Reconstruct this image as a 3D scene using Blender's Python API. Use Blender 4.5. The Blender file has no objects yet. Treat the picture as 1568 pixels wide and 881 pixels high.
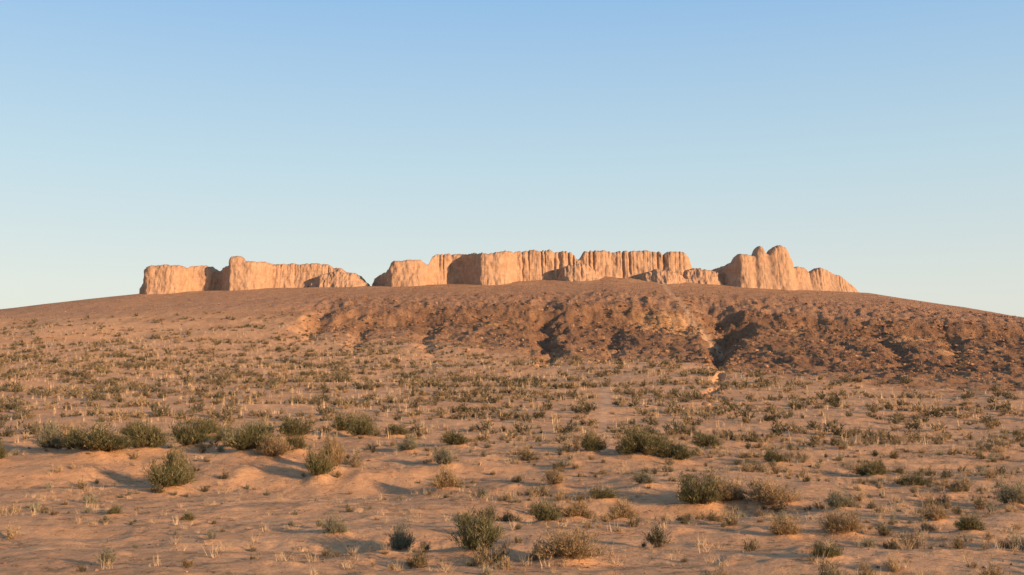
import bpy, math, random
import numpy as np
from mathutils import Vector
rng=np.random.default_rng(7)
scene=bpy.context.scene
scene.view_settings.view_transform='Standard'
try: scene.view_settings.look='None'
except Exception: pass
scene.view_settings.exposure=0

# ---------------------------------------------------------------- noise
_p=rng.permutation(512); _p=np.concatenate([_p,_p,_p])
_ga=rng.random(1536)*2*np.pi
def perlin(x,y):
    xi=np.floor(x).astype(int); yi=np.floor(y).astype(int)
    xf=x-xi; yf=y-yi
    u=xf*xf*xf*(xf*(xf*6-15)+10); v=yf*yf*yf*(yf*(yf*6-15)+10)
    def g(ix,iy,dx,dy):
        h=_p[(_p[ix&511]+iy)&511]; a=_ga[h]
        return np.cos(a)*dx+np.sin(a)*dy
    a=g(xi,yi,xf,yf); b=g(xi+1,yi,xf-1,yf); c=g(xi,yi+1,xf,yf-1); d=g(xi+1,yi+1,xf-1,yf-1)
    return ((a*(1-u)+b*u)*(1-v)+(c*(1-u)+d*u)*v)*1.5
def fbm(x,y,o=4,g=.5):
    s=0;a=1
    for i in range(o):
        s=s+a*perlin(x+i*17.3,y-i*9.1); x=x*2.03;y=y*2.03;a*=g
    return s
def ridged(x,y,o=4):
    s=0;a=1
    for i in range(o):
        s=s+a*(1-2*np.abs(perlin(x+i*31.7,y+i*5.3))); x=x*2.1;y=y*2.1;a*=.5
    return s
def sstep(a,b,x):
    t=np.clip((x-a)/(b-a),0,1); return t*t*(3-2*t)

# ---------------------------------------------------------------- shrubs list  x,y,width,height,kind
BUSH=[(-20.8,56,3.0,1.4,0),(-22.6,57.5,1.7,1.1,0),(-18.9,57.5,1.8,1.5,0),(-17.0,59,2.1,1.5,0),(-15.3,61,1.4,1.0,2),(-14.5,47,1.8,1.2,0),(-15,49.5,1.3,1.6,0),
(-13.3,56,2.1,1.4,0),(-11.9,55,1.8,1.1,1),(-11.3,57.5,1.2,.9,0),(-8.8,50.5,1.2,1.4,0),(-8.4,52,1.0,1.7,1),
(-12.9,65,2.6,1.1,0),(-10.4,69,1.7,1.2,0),(-8.9,66,1.5,1.3,0),(-15.2,66,1.6,1.,2),(6.3,54.5,2.0,1.4,0),(8.0,54,1.7,1.0,0),(7.2,55.8,1.6,1.0,0),(6.9,41,1.6,1.1,0),(8.1,41.3,1.3,.9,1),(9.4,40.5,1.7,.85,1),(-.8,27.5,1.4,1.0,0),
(-2.98,29.6,.75,.7,2),(1.34,26.2,1.3,.7,1),(1.03,34,.9,.75,0),(4,55.5,1.2,1,0),(1.85,47,1.0,.7,1),(7.3,26,.65,.4,0),
(9.3,31.5,1.1,.65,1),(17.4,38.7,1.2,.9,2),(12.9,31.6,.8,.5,0),(2.2,39,.9,.6,1),(-25.3,54.5,.9,1,0),(-24.4,58.5,1.1,1.5,2),
(3.5,42,1,.4,0),(-2.85,47.5,1.1,.9,1),(-3.2,53,1.1,.9,2),(-5,31.5,.6,.5,2),(16.2,50,1.3,.7,0),(7.6,31,.8,.6,1),(3.36,34,.9,.6,1),(5.3,44.5,.9,.5,2),
(16.2,45,1.1,.5,0),(12.9,34,.7,.5,1),(-20.3,61,1.5,1.1,0),(-16.6,64,1.5,.9,0),(-3,59,1.4,.8,0),(12.5,53,1,.6,0),(-7.0,67,1.4,.7,0),
(-13.2,37,.5,.35,0),(-10.3,35.5,.45,.3,0),(14.6,27.5,.8,.6,2),(11.2,38,.9,.6,2),(-18.5,67,1.5,.9,0),(-22.5,66,1.4,.9,0),(-5.4,58,1.1,.7,2),(10.6,60,1.4,.8,0)]

# ---------------------------------------------------------------- terrain
_pd=np.array([-50,0,10,18,24,27.5,30.5,38,44,51,59,72,90,115,150,195,215,230,246,260,278,290,296,305,420,560,720,3000.])
_pz=np.array([-1.8,-1.8,-2.7,-3.45,-3.9,-3.99,-3.98,-3.98,-3.84,-3.57,-3.09,-2.5,-1.57,0,2.7,7.0,10.2,13.7,17.7,21.1,25.4,28.3,29.5,30.2,30.3,15,-6,-8])
_td=np.arange(-60,3000,.5); _tz=np.interp(_td,_pd,_pz)
_k=np.exp(-.5*(np.arange(-12,13)/4.)**2); _k/=_k.sum()
_tz=np.convolve(np.pad(_tz,12,mode='edge'),_k,mode='valid')
_kx=np.array([-700,-450,-260,-165,-142,-101,-70,-33,0,26.5,57,97,121,142,165,200,300,450.])
_kv=np.array([0,.2,.5,.68,.75,.90,.95,.972,.995,1.025,.985,.90,.785,.655,.57,.45,.2,0])
GUL=[ # (y pts, x pts, depth pts, width pts)
 ([150,172,190,215,240,254,270],[3,6,6.5,7,7.5,8.5,9],[0,.6,1.4,2.2,2.5,1.5,0],[1.3,1.6,2.4,3.4,4.2,4.0,3]),
 ([95,108,140,175,205,220,240,254,268],[17,20,26.5,33,39,43,47,47,44],[0,.6,.9,1.4,3.2,4.8,5.0,3.2,0],[.8,.8,.9,1.7,3.4,5.6,6.6,6,4]),
 ([210,235,250,266],[-38,-43,-44,-43],[0,1.5,1.8,0],[2.5,3,3.4,3]),
 ([175,210,235,258],[-12,-17,-18,-18],[0,.8,1.3,0],[1.5,2.2,2.8,2.5]),
 ([195,210,235,258],[-28,-30,-32,-32],[0,.6,1.1,0],[1.5,2.2,2.8,2.5]),
 ([165,195,225,252],[14,18,21,22],[0,.8,1.3,0],[1.5,2.2,2.8,2.5]),
 ([140,185,215,248],[50,66,74,79],[0,.9,1.6,0],[2,3,3.4,3]),
 ([150,195,225,252],[60,79,90,97],[0,.8,1.3,0],[2,2.4,3.4,3]),
]
TRAIL_Y=[60,83,100,117,160,188,210,217]; TRAIL_X=[5.5,6.7,8.5,9.8,19,27,37,39.5]
TR2_Y=[217,238,263,296]; TR2_X=[39.5,41,40,40]
def rockline(x): return np.interp(x,[-200,-110,-70,-43,-10,5,24,30,45,61,90,140],[252,250,248,236,206,182,180,146,118,112,124,150])
def cliffy(x,y):
    yc=np.interp(x,[-60,-20,5,9,14,28,40,50,70,90,140],[254,254,256,260,255,257,254,254,248,240,246])+5*fbm(x/14.,y/60.,3)+1.6*fbm(x/3.,y/6.,3)
    A=np.interp(x,[-47,-41,-10,5,9,14,32,40,46,52,80,110,150],[0,2.3,1.9,1.9,.4,2.4,3.0,2.8,.6,1.5,1.7,1.2,0])
    return yc,A
def H(x,y):
    x=np.asarray(x,float); y=np.asarray(y,float)
    zc=np.interp(y,_td,_tz)
    z=np.where(zc>0,zc*np.interp(x,_kx,_kv),zc)
    far=sstep(90,150,y)*(1-.75*sstep(268,292,y))
    z=z+far*.8*fbm(x/38.+3,y/38.,3)
    near=(1-sstep(90,140,y))*sstep(14,24,y)
    z=z+near*(.22*fbm(x/11.+9,y/7.,2)+.062*fbm(x/2.6,y/1.9+4,4))
    z=z+sstep(80,160,y)*(1-sstep(235,260,y))*.13*fbm(x/5.,y/5.,3)
    yl=54+2.2*fbm(x/6.+2,x*0+.5,3)
    lobe=np.interp(x,[-40,-30,-6,2,6],[.4,.65,.65,.35,0])
    z=z-lobe*sstep(0,5.0,yl-y)*np.exp(-np.clip(yl-y-5.0,0,100)/9.)
    z=z+.25*np.interp(x,[-8,-2,3,8],[0,1,1,0])*np.exp(-((y-56)/5.)**2)
    z=z-.40*np.exp(-((y-39-.15*(x-4))/2.0)**2)*np.interp(x,[-3,1,8,13],[0,1,1,0])
    z=z-.36*np.exp(-((y-29.5+.1*x)/1.4)**2)*np.interp(x,[-9,-6,-2,0],[0,1,1,0])
    z=z+near*.09*np.clip(fbm(x/1.3+40,y/1.3,2)-.2,0,1)
    for bx,by,w,h,k in BUSH:
        s=max(w*.5,.4); d2=((x-bx)**2+(y-by)**2)/(s*s)
        z=z+np.where(d2<9,(.17*min(w,2.4)+.02)*np.exp(-d2),0)
    rl=rockline(x)+9*fbm(x/14.,y/14.+7,3)
    rock=sstep(-4,22,y-rl)*(1-sstep(262,285,y))
    yc,A=cliffy(x,y)
    t=yc-y
    z=z-A*sstep(0,12,t)*np.exp(-np.clip(t-12,0,200)/20.)
    rw=sstep(-60,-40,x)*.75+.25
    z=z+rock*rw*(.26*(ridged(x/5.+.5*fbm(x/9.,y/9.,2),y/22.,3)-.6)+.44*fbm(x/2.4,y/3.6,5,.56))
    for py,px,dep,wid in GUL:
        cx=np.interp(y,py,px)+1.6*fbm(y/9.,y*0+px[0],2)
        dd=np.interp(y,py,dep,left=0,right=0); ww=np.interp(y,py,wid)
        q=np.abs(x-cx+.6*fbm(x/2.,y/2.,3))/ww
        z=z-dd*np.clip(1-q,0,1)**.95*(1+.25*perlin(x/1.5,y/2.))
    ap=np.interp(x,[-60,-40,-5,5,18,45,55,75],[0,0,.1,.6,1.0,.8,.2,0])*np.exp(-((y-300)/8.)**2)
    z=z+ap*(1+.3*fbm(x/4.,y/4.,3))
    return z
def masks(x,y):
    rl=rockline(x)+9*fbm(x/14.,y/14.+7,3)+11*fbm(x/2.8,y/4.,4)
    rock=(.55*sstep(-14,10,y-rl)+.45*sstep(5,45,y-rl))*np.interp(x,[-60,-42],[.45,1])
    rock=np.clip(rock*1.15,0,1)
    yc,A=cliffy(x,y)
    grav=sstep(-5,5,y-yc+3*fbm(x/3.,y/3.,3))*np.interp(x,[-120,-80,-50],[.55,.7,1])
    ch=np.interp(y,[203,215,240,258],[0,1,1,0],left=0,right=0)
    cx=np.interp(y,[200,215,240,262],[39,41,41.5,40])
    chute=ch*np.exp(-((x-cx)/1.8)**2)*np.clip(.8+fbm(x/1.5,y/2.,3),0,1)
    tx=np.interp(y,TRAIL_Y,TRAIL_X)+.5*perlin(y/6.,y*0)
    tr=np.exp(-((x-tx)/.4)**4)*(y>55)*(y<217)*np.interp(y,[60,110],[.4,1])
    tx2=np.interp(y,TR2_Y,TR2_X)+.8*perlin(y/6.,y*0); tr2=np.exp(-((x-tx2)/.7)**4)*(y>=217)*(y<300)
    tr=np.clip(tr*.5+tr2*.6+chute*.9,0,1)
    och_lit=0  # ochre outcrop patches, with sunlit brightness of the faces painted into the colour
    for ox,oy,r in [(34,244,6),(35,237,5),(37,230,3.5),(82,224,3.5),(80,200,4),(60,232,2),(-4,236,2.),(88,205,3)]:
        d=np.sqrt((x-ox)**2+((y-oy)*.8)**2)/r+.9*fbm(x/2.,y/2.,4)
        och_lit=och_lit+np.clip(1.4-d,0,1)
    tal=np.clip(np.exp(-((y-293)/5.)**2)*(np.abs(x+2)<100)*(.3+.9*fbm(x/6.,y/3.,2)),0,1)
    tr=np.clip(tr+.5*tal,0,1)
    return rock,grav,tr,np.clip(och_lit,0,.9)

def new_mesh_obj(name,verts,faces_flat,nper,mat,attrs=None,smooth=True):
    me=bpy.data.meshes.new(name); n=len(verts); m=len(faces_flat)//nper
    me.vertices.add(n); me.vertices.foreach_set('co',np.ascontiguousarray(verts,dtype=np.float32).ravel())
    me.loops.add(len(faces_flat)); me.loops.foreach_set('vertex_index',np.asarray(faces_flat,dtype=np.int32))
    me.polygons.add(m); me.polygons.foreach_set('loop_start',np.arange(m,dtype=np.int32)*nper)
    me.update(calc_edges=True)
    if smooth: me.polygons.foreach_set('use_smooth',np.ones(m,dtype=bool))
    for k,v in (attrs or {}).items():
        if v.ndim==1:
            a=me.attributes.new(k,'FLOAT','POINT'); a.data.foreach_set('value',v.astype(np.float32))
        else:
            a=me.attributes.new(k,'FLOAT_COLOR','POINT'); a.data.foreach_set('color',v.astype(np.float32).ravel())
    me.materials.append(mat)
    o=bpy.data.objects.new(name,me); scene.collection.objects.link(o); return o

# ---------------------------------------------------------------- material helpers
class NT:
    def __init__(s,name):
        s.m=bpy.data.materials.new(name); s.m.use_nodes=True; s.t=s.m.node_tree; s.t.nodes.clear()
        s.out=s.n('ShaderNodeOutputMaterial'); s.b=s.n('ShaderNodeBsdfPrincipled'); s.l(s.b.outputs[0],s.out.inputs[0])
        s.b.inputs['Roughness'].default_value=.95
        s.b.inputs['Specular IOR Level'].default_value=.1
        s.pos=s.n('ShaderNodeNewGeometry').outputs['Position']
    def n(s,t,**k):
        x=s.t.nodes.new(t)
        for a,b in k.items(): setattr(x,a,b)
        return x
    def l(s,a,b): s.t.links.new(a,b)
    def noise(s,scale,det=4,rough=.55,vec=None):
        x=s.n('ShaderNodeTexNoise'); x.inputs['Scale'].default_value=scale; x.inputs['Detail'].default_value=det; x.inputs['Roughness'].default_value=rough
        s.l(vec or s.pos,x.inputs['Vector']); return x.outputs[0]
    def ramp(s,f,pts):
        x=s.n('ShaderNodeValToRGB'); e=x.color_ramp.elements
        while len(e)<len(pts): e.new(.5)
        for i,(p,c) in enumerate(pts):
            e[i].position=p; e[i].color=(c if len(c)==4 else (*c,1)) if hasattr(c,'__len__') else (c,c,c,1)
        s.l(f,x.inputs[0]); return x.outputs[0]
    def mix(s,f,a,b,mode='MIX'):
        x=s.n('ShaderNodeMix',data_type='RGBA',blend_type=mode)
        for sock,v in ((x.inputs[0],f),(x.inputs[6],a),(x.inputs[7],b)):
            if hasattr(v,'is_linked'): s.l(v,sock)
            else: sock.default_value=v if not isinstance(v,tuple) else (*v,1)
        return x.outputs[2]
    def math(s,op,a,b=0.):
        x=s.n('ShaderNodeMath',operation=op)
        for sock,v in ((x.inputs[0],a),(x.inputs[1],b)):
            if hasattr(v,'is_linked'): s.l(v,sock)
            else: sock.default_value=v
        return x.outputs[0]
    def bump(s,h,dist,strength=1.,prev=None):
        x=s.n('ShaderNodeBump'); x.inputs['Distance'].default_value=dist; x.inputs['Strength'].default_value=strength
        s.l(h,x.inputs['Height'])
        if prev: s.l(prev,x.inputs['Normal'])
        return x.outputs[0]

# ground
g=NT('desert_ground_mat')
at=g.n('ShaderNodeAttribute',attribute_name='masks'); sep=g.n('ShaderNodeSeparateColor'); g.l(at.outputs['Color'],sep.inputs[0])
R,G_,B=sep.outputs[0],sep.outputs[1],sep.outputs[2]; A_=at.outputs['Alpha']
sand=g.ramp(g.noise(.12,5),[(.3,(.58,.318,.163)),(.7,(.67,.385,.205))])
sand=g.mix(g.ramp(g.noise(1.1,5,.65),[(.35,0.),(.65,1.)]),sand,g.mix(1.,sand,(.82,.79,.77),'MULTIPLY'))
spk=g.ramp(g.noise(9,5,.75),[(.52,0.),(.62,1.)])
sand=g.mix(g.math('MULTIPLY',spk,.6),sand,(.29,.17,.10))
spk2=g.ramp(g.noise(1.7,8,.82),[(.53,0.),(.60,1.)])
sand=g.mix(g.math('MULTIPLY',spk2,.45),sand,(.32,.19,.115))
pale=g.ramp(g.noise(14,3,.7),[(.62,0.),(.70,1.)])
sand=g.mix(g.math('MULTIPLY',pale,.4),sand,(.74,.54,.36))
rockc=g.ramp(g.noise(.5,9,.8),[(.32,(.13,.067,.038)),(.5,(.27,.145,.083)),(.68,(.44,.25,.145))])
vo=g.n('ShaderNodeTexVoronoi'); vo.inputs['Scale'].default_value=1.9; g.l(g.pos,vo.inputs['Vector'])
rockc=g.mix(.4,rockc,g.mix(1.,rockc,g.ramp(vo.outputs['Distance'],[(.0,1.2),(.8,.3)]),'MULTIPLY'))
grav=g.ramp(g.noise(.5,8,.78),[(.3,(.26,.142,.085)),(.5,(.41,.23,.135)),(.7,(.55,.32,.19))])
c=g.mix(R,sand,g.mix(g.ramp(g.noise(.25,8,.78),[(.40,0.),(.54,1.)]),g.mix(.6,rockc,sand),rockc))
c=g.mix(G_,c,grav)
c=g.mix(A_,c,g.ramp(g.noise(.9,6,.75),[(.36,(.34,.17,.08)),(.54,(.70,.40,.19))]))  # ochre rock colour, brightened to paint in sun on the rock faces
c=g.mix(B,c,(.62,.395,.24))
g.l(c,g.b.inputs['Base Color'])
h1=g.noise(2.2,6,.65); n1=g.bump(h1,.09,.7)
n2=g.bump(g.noise(11,5,.7),.03,.8,n1)
n3=g.bump(g.math('MULTIPLY',g.noise(.9,9,.8),R),1.5,.75,n2)
g.l(n3,g.b.inputs['Normal'])
ground_mat=g.m

th=np.concatenate([np.linspace(-31,31,1050),np.arange(33,328,3.)])*np.pi/180
rr=np.concatenate([np.geomspace(.6,12,16)[:-1],np.geomspace(12,325,700),np.geomspace(332,9000,70)])
T,RR=np.meshgrid(th,rr); X=(RR*np.sin(T)).ravel(); Y=(RR*np.cos(T)).ravel()
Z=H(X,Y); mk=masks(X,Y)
nt=len(th); nr=len(rr)
i=np.arange(nr-1)[:,None]*nt; j=np.arange(nt)[None,:]; j2=(j+1)%nt
F=np.stack([i+j,i+j2,i+nt+j2,i+nt+j],-1).reshape(-1,4)[:, ::-1]
V=np.stack([X,Y,Z],1)
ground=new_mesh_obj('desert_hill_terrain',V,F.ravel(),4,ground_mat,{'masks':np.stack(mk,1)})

# ---------------------------------------------------------------- fortress
f=NT('mudbrick_mat')
mp=f.n('ShaderNodeMapping'); mp.inputs['Scale'].default_value=(1,1,.22); f.l(f.pos,mp.inputs[0])
mc=f.ramp(f.noise(.6,6,.65),[(.3,(.41,.245,.152)),(.55,(.49,.308,.196)),(.75,(.55,.36,.238))])
st=f.ramp(f.noise(1.6,5,.65,mp.outputs[0]),[(.35,.78),(.6,1.)])
mc=f.mix(.75,mc,f.mix(1.,mc,st,'MULTIPLY'))
cz=f.n('ShaderNodeMapping'); cz.inputs['Scale'].default_value=(.12,.12,2.4); f.l(f.pos,cz.inputs[0])
crs=f.ramp(f.noise(1.,4,.6,cz.outputs[0]),[(.4,.86),(.6,1.)])
mc=f.mix(.6,mc,f.mix(1.,mc,crs,'MULTIPLY'))
f.l(mc,f.b.inputs['Base Color'])
b1=f.bump(f.noise(1.2,7,.7,mp.outputs[0]),.3,.75); b2=f.bump(f.noise(3.,6,.7),.18,.8,b1); f.l(b2,f.b.inputs['Normal'])
fort=bpy.data.objects.new('mudbrick_fortress_ruin',None); scene.collection.objects.link(fort)
fort.location=(0,300,29)
S=.1785
def fx(a): return (a-784)*S
def fz(b): return 28.56+(440.5-b)*S
def wall(name,pts,thick,groove=None,seed=0,batter=1.5,rough=1.):
    a=np.array([p[0] for p in pts],float); yy=np.array([p[1] for p in pts],float); bb=np.array([p[2] for p in pts],float)
    px=fx(a); seg=np.hypot(np.diff(px),np.diff(yy)); sc=np.concatenate([[0],np.cumsum(seg)])
    n=int(sc[-1]/.13); s=np.linspace(0,sc[-1],n)
    x=np.interp(s,sc,px); y=np.interp(s,sc,yy); top=fz(np.interp(s,sc,bb)); aa=np.interp(s,sc,a)
    k=np.ones(9)/9
    ys=np.convolve(np.pad(y,4,mode='edge'),k,mode='valid'); xs=np.convolve(np.pad(x,4,mode='edge'),k,mode='valid')
    top=np.convolve(np.pad(top,2,mode='edge'),np.ones(5)/5,mode='valid')
    tx=np.gradient(xs); ty=np.gradient(ys); L=np.hypot(tx,ty); nx=ty/L; ny=-tx/L
    ga=np.interp(aa,[q[0] for q in groove],[q[1] for q in groove]) if groove else .25+0*s
    def groove_at(h):
        tot=0
        for per,amp,wd,o in ((2.1,1.,.17,0.),(1.0,.25,.19,3.7)):
            ph=s/per+1.9*perlin(s/5.+o,s*0+seed+.3)+.15*perlin(s/3.,s*0+h*4+seed+o)
            idx=np.floor(ph); fr=np.abs(ph-idx-.5)
            rnd=np.mod(np.sin(idx*12.9898+seed*7.1+o)*43758.5,1.)
            dep=np.where(rnd<.3,.05,.3+.75*rnd)
            foot=.05+.55*np.mod(rnd*7.3,1.)
            tot=tot+amp*np.exp(-(fr/wd)**2)*dep*sstep(foot-.1,foot+.3,np.full_like(s,h))
        return tot*ga
    top=top+rough*(.42*fbm(s/4.5+7,s*0+seed,3)+.14*fbm(s/.7,s*0+seed+2,3))-.4*groove_at(1.)
    base=H(x,ys-1)-2
    top=np.maximum(top,base+.6)
    prof=[(-batter*(1-h)**1.3,h*.9,1) for h in np.linspace(0,1,34)]
    prof+=[(.10,.925,1),(.28,.95,.95),(.55,.972,.8),(.95,.988,.5),(1.5,1.0,.2),(thick*.5,1.01,0),(thick-1,1.0,0),(thick-.3,.95,0),(thick,.85,0),(thick+.6,.4,0),(thick+1.2,0,0)]
    P=[]
    for off,h,w in prof:
        z=base+(top-base)*h
        d=-.64*groove_at(h)*w
        d=d+w*rough*(.42*fbm(s/4.5+seed,z/6.,3)+.2*fbm(s/1.1,z/1.6+seed,4))
        d=d+w*.6*np.exp(-h*5)*(fbm(s/2.5,z*0+seed+9,3))
        X_=xs+nx*d; Y_=ys+ny*d+off
        zz=z+(1-w)*0.2*fbm(X_/1.8,Y_/1.8+seed,3)
        P.append(np.stack([X_,Y_,zz],1))
    P=np.array(P); m=len(prof)
    ii=np.arange(m-1)[:,None]*n; jj=np.arange(n-1)[None,:]
    Fq=np.stack([ii+jj,ii+jj+1,ii+n+jj+1,ii+n+jj],-1).reshape(-1,4)
    capL=[];capR=[]
    for q in range(m//2):
        a0,a1,b0,b1=q,q+1,m-1-q,m-2-q
        if a1<b1:
            capL.append([a0*n,a1*n,b1*n,b0*n]); capR.append([a0*n+n-1,b0*n+n-1,b1*n+n-1,a1*n+n-1])
    Fq=np.concatenate([Fq,np.array(capL),np.array(capR)])
    o=new_mesh_obj(name,P.reshape(-1,3)-np.array([0,300,29]),Fq.ravel(),4,f.m)
    o.parent=fort; return o
wall('west_curtain_wall',[(211,300,443),(221,298,431),(229,294.5,416),(234,293.3,411),(240,292.8,410),(262,292.5,409),(280,293,410),(287,294.5,412),(291,299,408),(305,300,405),(318,300,407),(328,301,412),(336,301.5,410),(353,294.8,408),(356,293.8,400),(361,293,396),(374,293,397.5),(380,293,404),(390,293.2,402),(400,294.2,404),(408,296,402),(414,300,403),(450,301,402),(480,301,402),(500,301,403),(507,301,409),(520,300,409),(530,301,415),(548,301,421),(560,301,433)],6,
 [(210,.1),(285,.15),(295,.6),(330,.6),(340,.1),(405,.1),(415,.8),(500,.8),(510,.3)],1)
wall('central_curtain_wall',[(565,305,432),(571,304,422),(585,300,418),(598,294.6,416),(601,293.8,404),(606,293.3,402),(625,293,401),(645,293.5,402),(653,294.5,407),(657,297,406),(662,299,391),(669,300,387),(690,301,386),(706,301.5,387),(722,297.5,389),(733,294,391),(738,293,390),(748,292.7,392),(755,293,391),(764,293,388),(778,294,387),(786,298,387),(792,300,384),(805,300,381.5),(830,300,382),(855,300,382),(872,300,384),(880,300,388),(884.5,300,398),(889,300,393),(895,300,385),(905,300,382.5),(950,300,382),(1000,300,382.5),(1012,300,384),(1018,299.5,390),(1028,299,385),(1042,299,383.5),(1051,299.4,386),(1057,300,392),(1062,301,402),(1066,303,415),(1071,303,428)],7,
 [(565,.1),(655,.1),(665,.9),(700,.9),(710,.1),(785,.3),(790,1.),(1018,1.1),(1030,.3),(1060,.2)],2)
wall('collapsed_bastion',[(846,299,434),(856,296.5,420),(868,294.5,409),(885,294,406),(900,294.5,409),(914,295.5,418),(931,299,431)],9,[(840,.6),(930,.6)],3,3.5,1.4)
wall('rubble_bastion',[(974,299,430),(985,295,422),(1000,293,417),(1020,292,417),(1040,294,423),(1053,297,432)],8,[(974,.3),(1053,.3)],4,4,1.8)
wall('rubble_mound',[(1033,301,425),(1050,297.5,415),(1070,296.5,412),(1090,296.5,414),(1105,298.5,423),(1120,301,434)],8,[(1033,.3),(1120,.3)],5,4,1.8)
wall('fallen_masonry',[(472,300,434),(488,297,423),(520,296,417),(545,296,422),(563,298,434)],7,[(470,.3),(563,.3)],6,3.5,1.7)
wall('east_gatehouse_wall',[(1089,304,414),(1108,300,407),(1121,295,403),(1125,293.7,395),(1131,293.2,392),(1140,293.2,391.5),(1149,294,393),(1153,294,392),(1155.5,294,383),(1160,294,379),(1165,294,380.5),(1168,294,388),(1173,294,392),(1176.5,294,386),(1181,294,381),(1190,294,379.5),(1200,294,382),(1206,294.6,390),(1210,295.6,402),(1214,297,410),(1225,297.5,409),(1235,298,412),(1240,298,418),(1247,298,413),(1258,298,409),(1272,299,416),(1290,299,423),(1305,300,433),(1320,301,446),(1327,302,452)],7,
 [(1090,.1),(1205,.2),(1215,.35),(1327,.35)],7,3.4,.75)

# ---------------------------------------------------------------- vegetation
def leafmat(name,pts,trans=.25):
    m=NT(name); a=m.n('ShaderNodeAttribute',attribute_name='tint')
    c=m.ramp(a.outputs['Fac'],pts)
    m.l(c,m.b.inputs['Base Color'])
    tr=m.n('ShaderNodeBsdfTranslucent'); m.l(c,tr.inputs[0]); mx=m.n('ShaderNodeMixShader'); mx.inputs[0].default_value=trans
    m.l(m.b.outputs[0],mx.inputs[1]); m.l(tr.outputs[0],mx.inputs[2]); m.l(mx.outputs[0],m.out.inputs[0])
    return m.m
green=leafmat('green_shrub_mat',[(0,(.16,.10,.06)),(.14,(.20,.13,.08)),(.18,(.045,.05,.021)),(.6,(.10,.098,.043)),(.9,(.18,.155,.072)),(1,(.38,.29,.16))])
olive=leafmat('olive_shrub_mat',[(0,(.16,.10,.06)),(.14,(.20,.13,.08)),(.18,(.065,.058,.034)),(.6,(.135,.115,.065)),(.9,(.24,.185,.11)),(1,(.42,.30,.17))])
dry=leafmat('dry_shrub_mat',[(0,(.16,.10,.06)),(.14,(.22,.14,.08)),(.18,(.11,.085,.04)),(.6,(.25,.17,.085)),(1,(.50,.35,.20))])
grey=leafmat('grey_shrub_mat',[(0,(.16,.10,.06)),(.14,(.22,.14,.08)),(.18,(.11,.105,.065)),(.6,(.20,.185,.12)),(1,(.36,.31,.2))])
straw=leafmat('straw_mat',[(0,(.32,.20,.11)),(.5,(.52,.36,.21)),(1,(.72,.54,.35))],.15)

def shrub_t(ncl,nst,nlf,ll,lw,r,wood=True,spread=.34):
    tris=[];tint=[]
    cl=[]
    for c_ in range(ncl):
        a=r.random()*6.283; q=r.random()**.6*spread if ncl>1 else 0
        cl.append((q*math.cos(a),q*math.sin(a),(.10+.15*r.random()) if ncl>1 else .42,(.3+.7*r.random())*(1-.5*q)))
    for cx,cy,cr,chh in cl:
        cs=r.random()*.25
        for s_ in range(nst):
            a=r.random()*6.283; t=math.sqrt(r.random())
            ex=cx+cr*t*math.cos(a)*1.15; ey=cy+cr*t*math.sin(a)*1.15; ez=chh*(1-.6*t*t)*(.5+.7*r.random())
            b=np.array([cx*.5+.03*r.normal(),cy*.5+.03*r.normal(),-.05]); e=np.array([ex,ey,ez]); d=e-b
            shade=r.random()*.22+cs
            if wood:
                w=np.array([-d[1],d[0],0]); w=w/(np.linalg.norm(w)+1e-6)*.006
                tris.append([b-w,b+w,e]); tint+=[.05]*3
            if wood and r.random()<.15:
                e2=b+d*1.3; tris.append([b-w*1.2,b+w*1.2,e2]); tint+=[.98]*3
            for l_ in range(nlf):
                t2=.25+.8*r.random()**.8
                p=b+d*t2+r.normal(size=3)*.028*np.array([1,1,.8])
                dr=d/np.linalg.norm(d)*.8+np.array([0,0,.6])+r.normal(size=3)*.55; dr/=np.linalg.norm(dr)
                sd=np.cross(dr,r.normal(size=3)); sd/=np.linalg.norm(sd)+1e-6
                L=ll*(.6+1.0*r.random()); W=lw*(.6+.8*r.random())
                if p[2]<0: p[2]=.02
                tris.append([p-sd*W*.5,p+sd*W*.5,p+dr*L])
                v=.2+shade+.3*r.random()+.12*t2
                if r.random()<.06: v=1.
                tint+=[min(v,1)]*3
    return np.array(tris).reshape(-1,3),np.array(tint)
def tuft_t(n,r,spread=.35,w=.03):
    tris=[];tint=[]
    for i_ in range(n):
        a=r.random()*6.283; b=np.array([.12*r.normal(),.12*r.normal(),-.03]); L=.4+.6*r.random()
        d=np.array([math.cos(a)*spread*r.random()*2,math.sin(a)*spread*r.random()*2,1.]); d/=np.linalg.norm(d)
        a2=r.random()*3.14; sd=np.array([math.cos(a2),math.sin(a2),0])*w*.5
        tris.append([b-sd,b+sd,b+d*L]); tint+=[r.random()]*3
    return np.array(tris).reshape(-1,3),np.array(tint)
def scatter(name,temps,x,y,sx,sz,mat,tshift=.12,sink=0.):
    Vs=[];Ts=[]; z=H(x,y); idx=rng.integers(0,len(temps),len(x))
    for k,(tv,tt) in enumerate(temps):
        q=np.where(idx==k)[0]
        if len(q)==0: continue
        a=rng.random(len(q))*6.283; ca,sa=np.cos(a)[:,None],np.sin(a)[:,None]
        px=(tv[None,:,0]*ca-tv[None,:,1]*sa)*sx[q][:,None]+x[q][:,None]
        py=(tv[None,:,0]*sa+tv[None,:,1]*ca)*sx[q][:,None]+y[q][:,None]
        pz=tv[None,:,2]*sz[q][:,None]+z[q][:,None]-sink*sz[q][:,None]
        Vs.append(np.stack([px,py,pz],-1).reshape(-1,3))
        t=np.broadcast_to(tt,(len(q),len(tt)))
        sh=rng.normal(size=len(q))[:,None]*tshift
        Ts.append(np.where(t<.16,t,np.clip(t+sh,.19,1)).ravel())
    V_=np.concatenate(Vs); T_=np.concatenate(Ts)
    return new_mesh_obj(name,V_,np.arange(len(V_)),3,mat,{'tint':T_},smooth=False)

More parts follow.
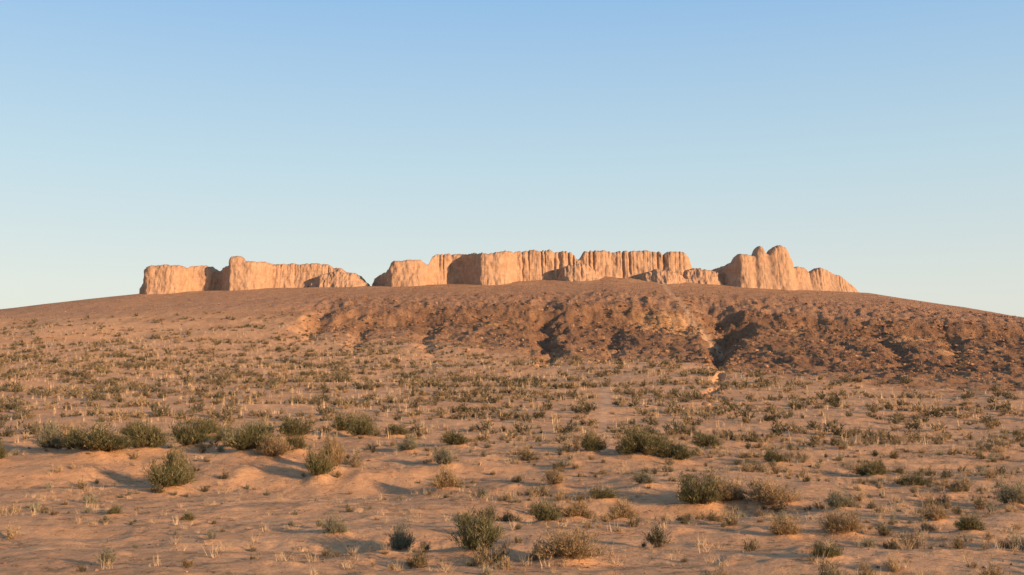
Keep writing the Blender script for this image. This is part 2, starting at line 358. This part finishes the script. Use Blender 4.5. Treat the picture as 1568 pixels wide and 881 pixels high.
r=np.random.default_rng(3)
bigt=[shrub_t(13,22,19,.085,.012,r) for _ in range(5)]
bigme={}
mats=[green,dry,grey]
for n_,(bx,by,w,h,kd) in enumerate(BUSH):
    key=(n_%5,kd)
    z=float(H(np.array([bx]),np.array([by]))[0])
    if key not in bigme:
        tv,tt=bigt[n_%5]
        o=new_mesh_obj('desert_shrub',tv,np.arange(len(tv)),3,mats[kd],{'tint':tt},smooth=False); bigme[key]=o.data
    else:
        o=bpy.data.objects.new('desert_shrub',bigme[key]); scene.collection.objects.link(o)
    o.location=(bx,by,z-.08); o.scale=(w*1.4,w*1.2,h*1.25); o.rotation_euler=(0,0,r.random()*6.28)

def field(n,dmin,dmax,dens,umax=.56,power=1.):
    xs=[];ys=[];tot=0
    while tot<n:
        y=dmin+(dmax-dmin)*rng.random(n*2)**power; x=(rng.random(n*2)*2-1)*(umax*dmax)
        ok=(np.abs(x)<umax*y+3); x=x[ok];y=y[ok]
        ok=rng.random(len(x))<dens(x,y); x=x[ok];y=y[ok]
        xs.append(x);ys.append(y);tot+=len(x)
    return np.concatenate(xs)[:n],np.concatenate(ys)[:n]
def offtrail(x,y): return np.abs(x-np.interp(y,TRAIL_Y,TRAIL_X))>.6
def dens_mid(x,y):
    rl=rockline(x); d=np.clip(.4+.9*fbm(x/10.,y/8.+3,4),.05,1)
    d=d*np.interp(y-rl,[-60,-6,12],[1,.4,.04])*np.interp(y,[120,230],[1,.6])
    return d*offtrail(x,y)
sm=[shrub_t(3,9,5,.20,.05,r,wood=False) for _ in range(7)]
x,y=field(3500,60,252,dens_mid,power=.75)
sz=.4+.85*rng.random(len(x))**2.4
scatter('small_shrubs',sm,x,y,sz*1.5,sz*1.0,olive,.16)
x,y=field(2500,60,252,dens_mid,power=.75)
sz=.35+.6*rng.random(len(x))**2
scatter('dry_shrubs',sm,x,y,sz*1.5,sz*.9,dry,.16)
tf=[tuft_t(9,r,.25,.065) for _ in range(6)]
def dens_t(x,y): return np.clip(.5+.9*fbm(x/8.+20,y/6.,3),.05,1)*np.interp(y-rockline(x),[-30,0],[1,.05])*offtrail(x,y)
x,y=field(6800,60,240,dens_t,power=.8)
sz=.3+.7*rng.random(len(x))**1.5
scatter('dry_grass_tufts',tf,x,y,sz*.65,sz,straw,.15)
smn=[shrub_t(4,13,12,.13,.022,r) for _ in range(6)]
def dens_n(x,y):
    d=np.clip(.3+1.2*fbm(x/5.+7,y/4.,3),.03,1)
    return d*np.interp(x,[-20,-6,2,8],[.3,.25,.8,1.])*np.interp(y,[30,60],[.6,1])
x,y=field(480,21,72,dens_n); sz=.2+.55*rng.random(len(x))**2.2
scatter('foreground_scrub',smn,x,y,sz*1.4,sz*1.0,olive,.15)
x,y=field(320,21,72,dens_n); sz=.2+.4*rng.random(len(x))**2.2
scatter('foreground_grey_scrub',smn,x,y,sz*1.4,sz*.95,grey,.15)
x,y=field(650,21,72,dens_n); sz=.16+.42*rng.random(len(x))**2
scatter('foreground_dry_scrub',smn,x,y,sz*1.4,sz*.95,dry,.2)
tfn=[tuft_t(26,r,.6,.022) for _ in range(5)]
x,y=field(3800,20,72,dens_n); sz=.12+.38*rng.random(len(x))**1.8
scatter('foreground_straw',tfn,x,y,sz*1.1,sz,straw,.2)
def twig_t(r):
    tris=[]
    for i_ in range(5):
        a=r.random()*6.28; c_=r.normal(size=2)*.4; d=np.array([math.cos(a),math.sin(a),0]); s_=np.array([-d[1],d[0],0])*.06
        p=np.array([c_[0],c_[1],.04]); tris.append([p-d-s_,p-d+s_,p+d*(.6+.6*r.random())+np.array([0,0,.25*r.random()])])
    return np.array(tris).reshape(-1,3),r.random(15)
tw=[twig_t(r) for _ in range(6)]
x,y=field(15000,19,65,lambda x,y:np.clip(.45+fbm(x/3.,y/3.,2),.08,1)); sz=.05+.13*rng.random(len(x))
scatter('twig_litter',tw,x,y,sz,sz,dry,.3)

# ---------------------------------------------------------------- rocks
import bmesh
def rock_t(sub,r):
    bm=bmesh.new(); bmesh.ops.create_icosphere(bm,subdivisions=sub,radius=.5)
    sc=np.array([1,.6+.5*r.random(),.45+.4*r.random()])
    vs=np.array([v.co[:] for v in bm.verts])
    for k in range(5):
        n=r.normal(size=3); n/=np.linalg.norm(n); d=.28+.12*r.random(); q=vs@n; vs=vs-np.outer(np.clip(q-d,0,9),n)
    vs=vs*sc*(1+.08*r.normal(size=(len(vs),1)))
    fs=np.array([[v.index for v in f_.verts] for f_ in bm.faces]); bm.free()
    return vs[fs.ravel()],np.full(len(fs)*3,.48)
rk=NT('rock_mat'); ra=rk.n('ShaderNodeAttribute',attribute_name='tint')
rc=rk.ramp(ra.outputs['Fac'],[(0,(.12,.063,.037)),(.5,(.27,.148,.085)),(1,(.48,.285,.17))])
rc=rk.mix(.6,rc,rk.mix(1.,rc,rk.ramp(rk.noise(3,5,.7),[(.3,.5),(.7,1.3)]),'MULTIPLY')); rk.l(rc,rk.b.inputs['Base Color'])
rk.l(rk.bump(rk.noise(5,5,.7),.1,.7),rk.b.inputs['Normal'])
rts=[rock_t(2,r) for _ in range(5)]
def dens_r(x,y):
    yc,A=cliffy(x,y); rl=rockline(x)
    d=np.where(y>rl,.22,.0)+.8*np.exp(-((yc-8-y)/10.)**2)*(x>-46)
    d=d+.14*np.exp(-np.clip(rl-y,0,99)/10.)*(x>-46)
    for py,px,dep,wid in GUL:
        d=d+.4*np.exp(-((x-np.interp(y,py,px))/3.)**2)*(y>py[0])*(y<py[-1])
    d=d*np.clip(.6+fbm(x/7.,y/7.,3),.1,1)*np.where(x<-46,.2,1)
    return np.clip(d,0,1)*(y<275)
x,y=field(4400,85,275,dens_r); sz=.22+.95*rng.random(len(x))**4
scatter('hillside_rocks',rts,x,y,sz,sz,rk.m,.2,-.1)
rts1=[rock_t(1,r) for _ in range(5)]
x,y=field(14000,85,290,lambda x,y:np.clip(dens_r(x,y)+.2*(y>248),0,1)); sz=.15+.32*rng.random(len(x))**2
scatter('scree_stones',rts1,x,y,sz,sz,rk.m,.2,-.1)
x,y=field(1800,19,70,lambda x,y:np.clip(.3+fbm(x/4.,y/4.,2),.05,1)); sz=.03+.09*rng.random(len(x))**2
scatter('foreground_stones',rts1,x,y,sz,sz,rk.m,.25,-.1)

# ---------------------------------------------------------------- light
el=math.radians(11); az=math.radians(128)
sd=Vector((math.sin(az)*math.cos(el),math.cos(az)*math.cos(el),math.sin(el)))
sl=bpy.data.lights.new('sun','SUN'); sl.energy=7.6; sl.angle=math.radians(.8); sl.color=(1,.66,.38)
so=bpy.data.objects.new('sun',sl); scene.collection.objects.link(so); so.rotation_euler=sd.to_track_quat('Z','Y').to_euler(); so.location=(100,-100,80)
w=bpy.data.worlds.new('World'); scene.world=w; w.use_nodes=True; nt_=w.node_tree; bg=nt_.nodes['Background']
sk=nt_.nodes.new('ShaderNodeTexSky'); sk.sky_type='NISHITA'; sk.sun_disc=False; sk.sun_elevation=el; sk.sun_rotation=az
sk.air_density=1.; sk.dust_density=1.; sk.ozone_density=1.
tc=nt_.nodes.new('ShaderNodeTexCoord'); sx_=nt_.nodes.new('ShaderNodeSeparateXYZ'); nt_.links.new(tc.outputs['Generated'],sx_.inputs[0])
cr=nt_.nodes.new('ShaderNodeValToRGB'); nt_.links.new(sx_.outputs['Z'],cr.inputs[0])
K=1/.15
pts=[(0,(.84,.79,.69)),(.09,(.78,.81,.76)),(.2,(.57,.75,.84)),(.36,(.30,.55,.88)),(.6,(.20,.32,.53)),(1,(.16,.25,.39))]
e=cr.color_ramp.elements
while len(e)<len(pts): e.new(.5)
for q,(p_,c_) in zip(e,pts): q.position=p_; q.color=(*c_,1)
vm=nt_.nodes.new('ShaderNodeVectorMath'); vm.operation='SCALE'; vm.inputs['Scale'].default_value=K; nt_.links.new(cr.outputs[0],vm.inputs[0])
mx=nt_.nodes.new('ShaderNodeMix'); mx.data_type='RGBA'; mx.inputs[0].default_value=.82
nt_.links.new(sk.outputs[0],mx.inputs[6]); nt_.links.new(vm.outputs[0],mx.inputs[7])
nt_.links.new(mx.outputs[2],bg.inputs[0]); bg.inputs[1].default_value=.15

# ---------------------------------------------------------------- camera
cd=bpy.data.cameras.new('camera'); cam=bpy.data.objects.new('camera',cd); scene.collection.objects.link(cam)
cd.sensor_width=36; cd.lens=36*1681/1568; cd.clip_end=20000; cd.clip_start=.1
cam.location=(0,0,0); cam.rotation_euler=(math.radians(90+5.44),0,0)
scene.camera=cam
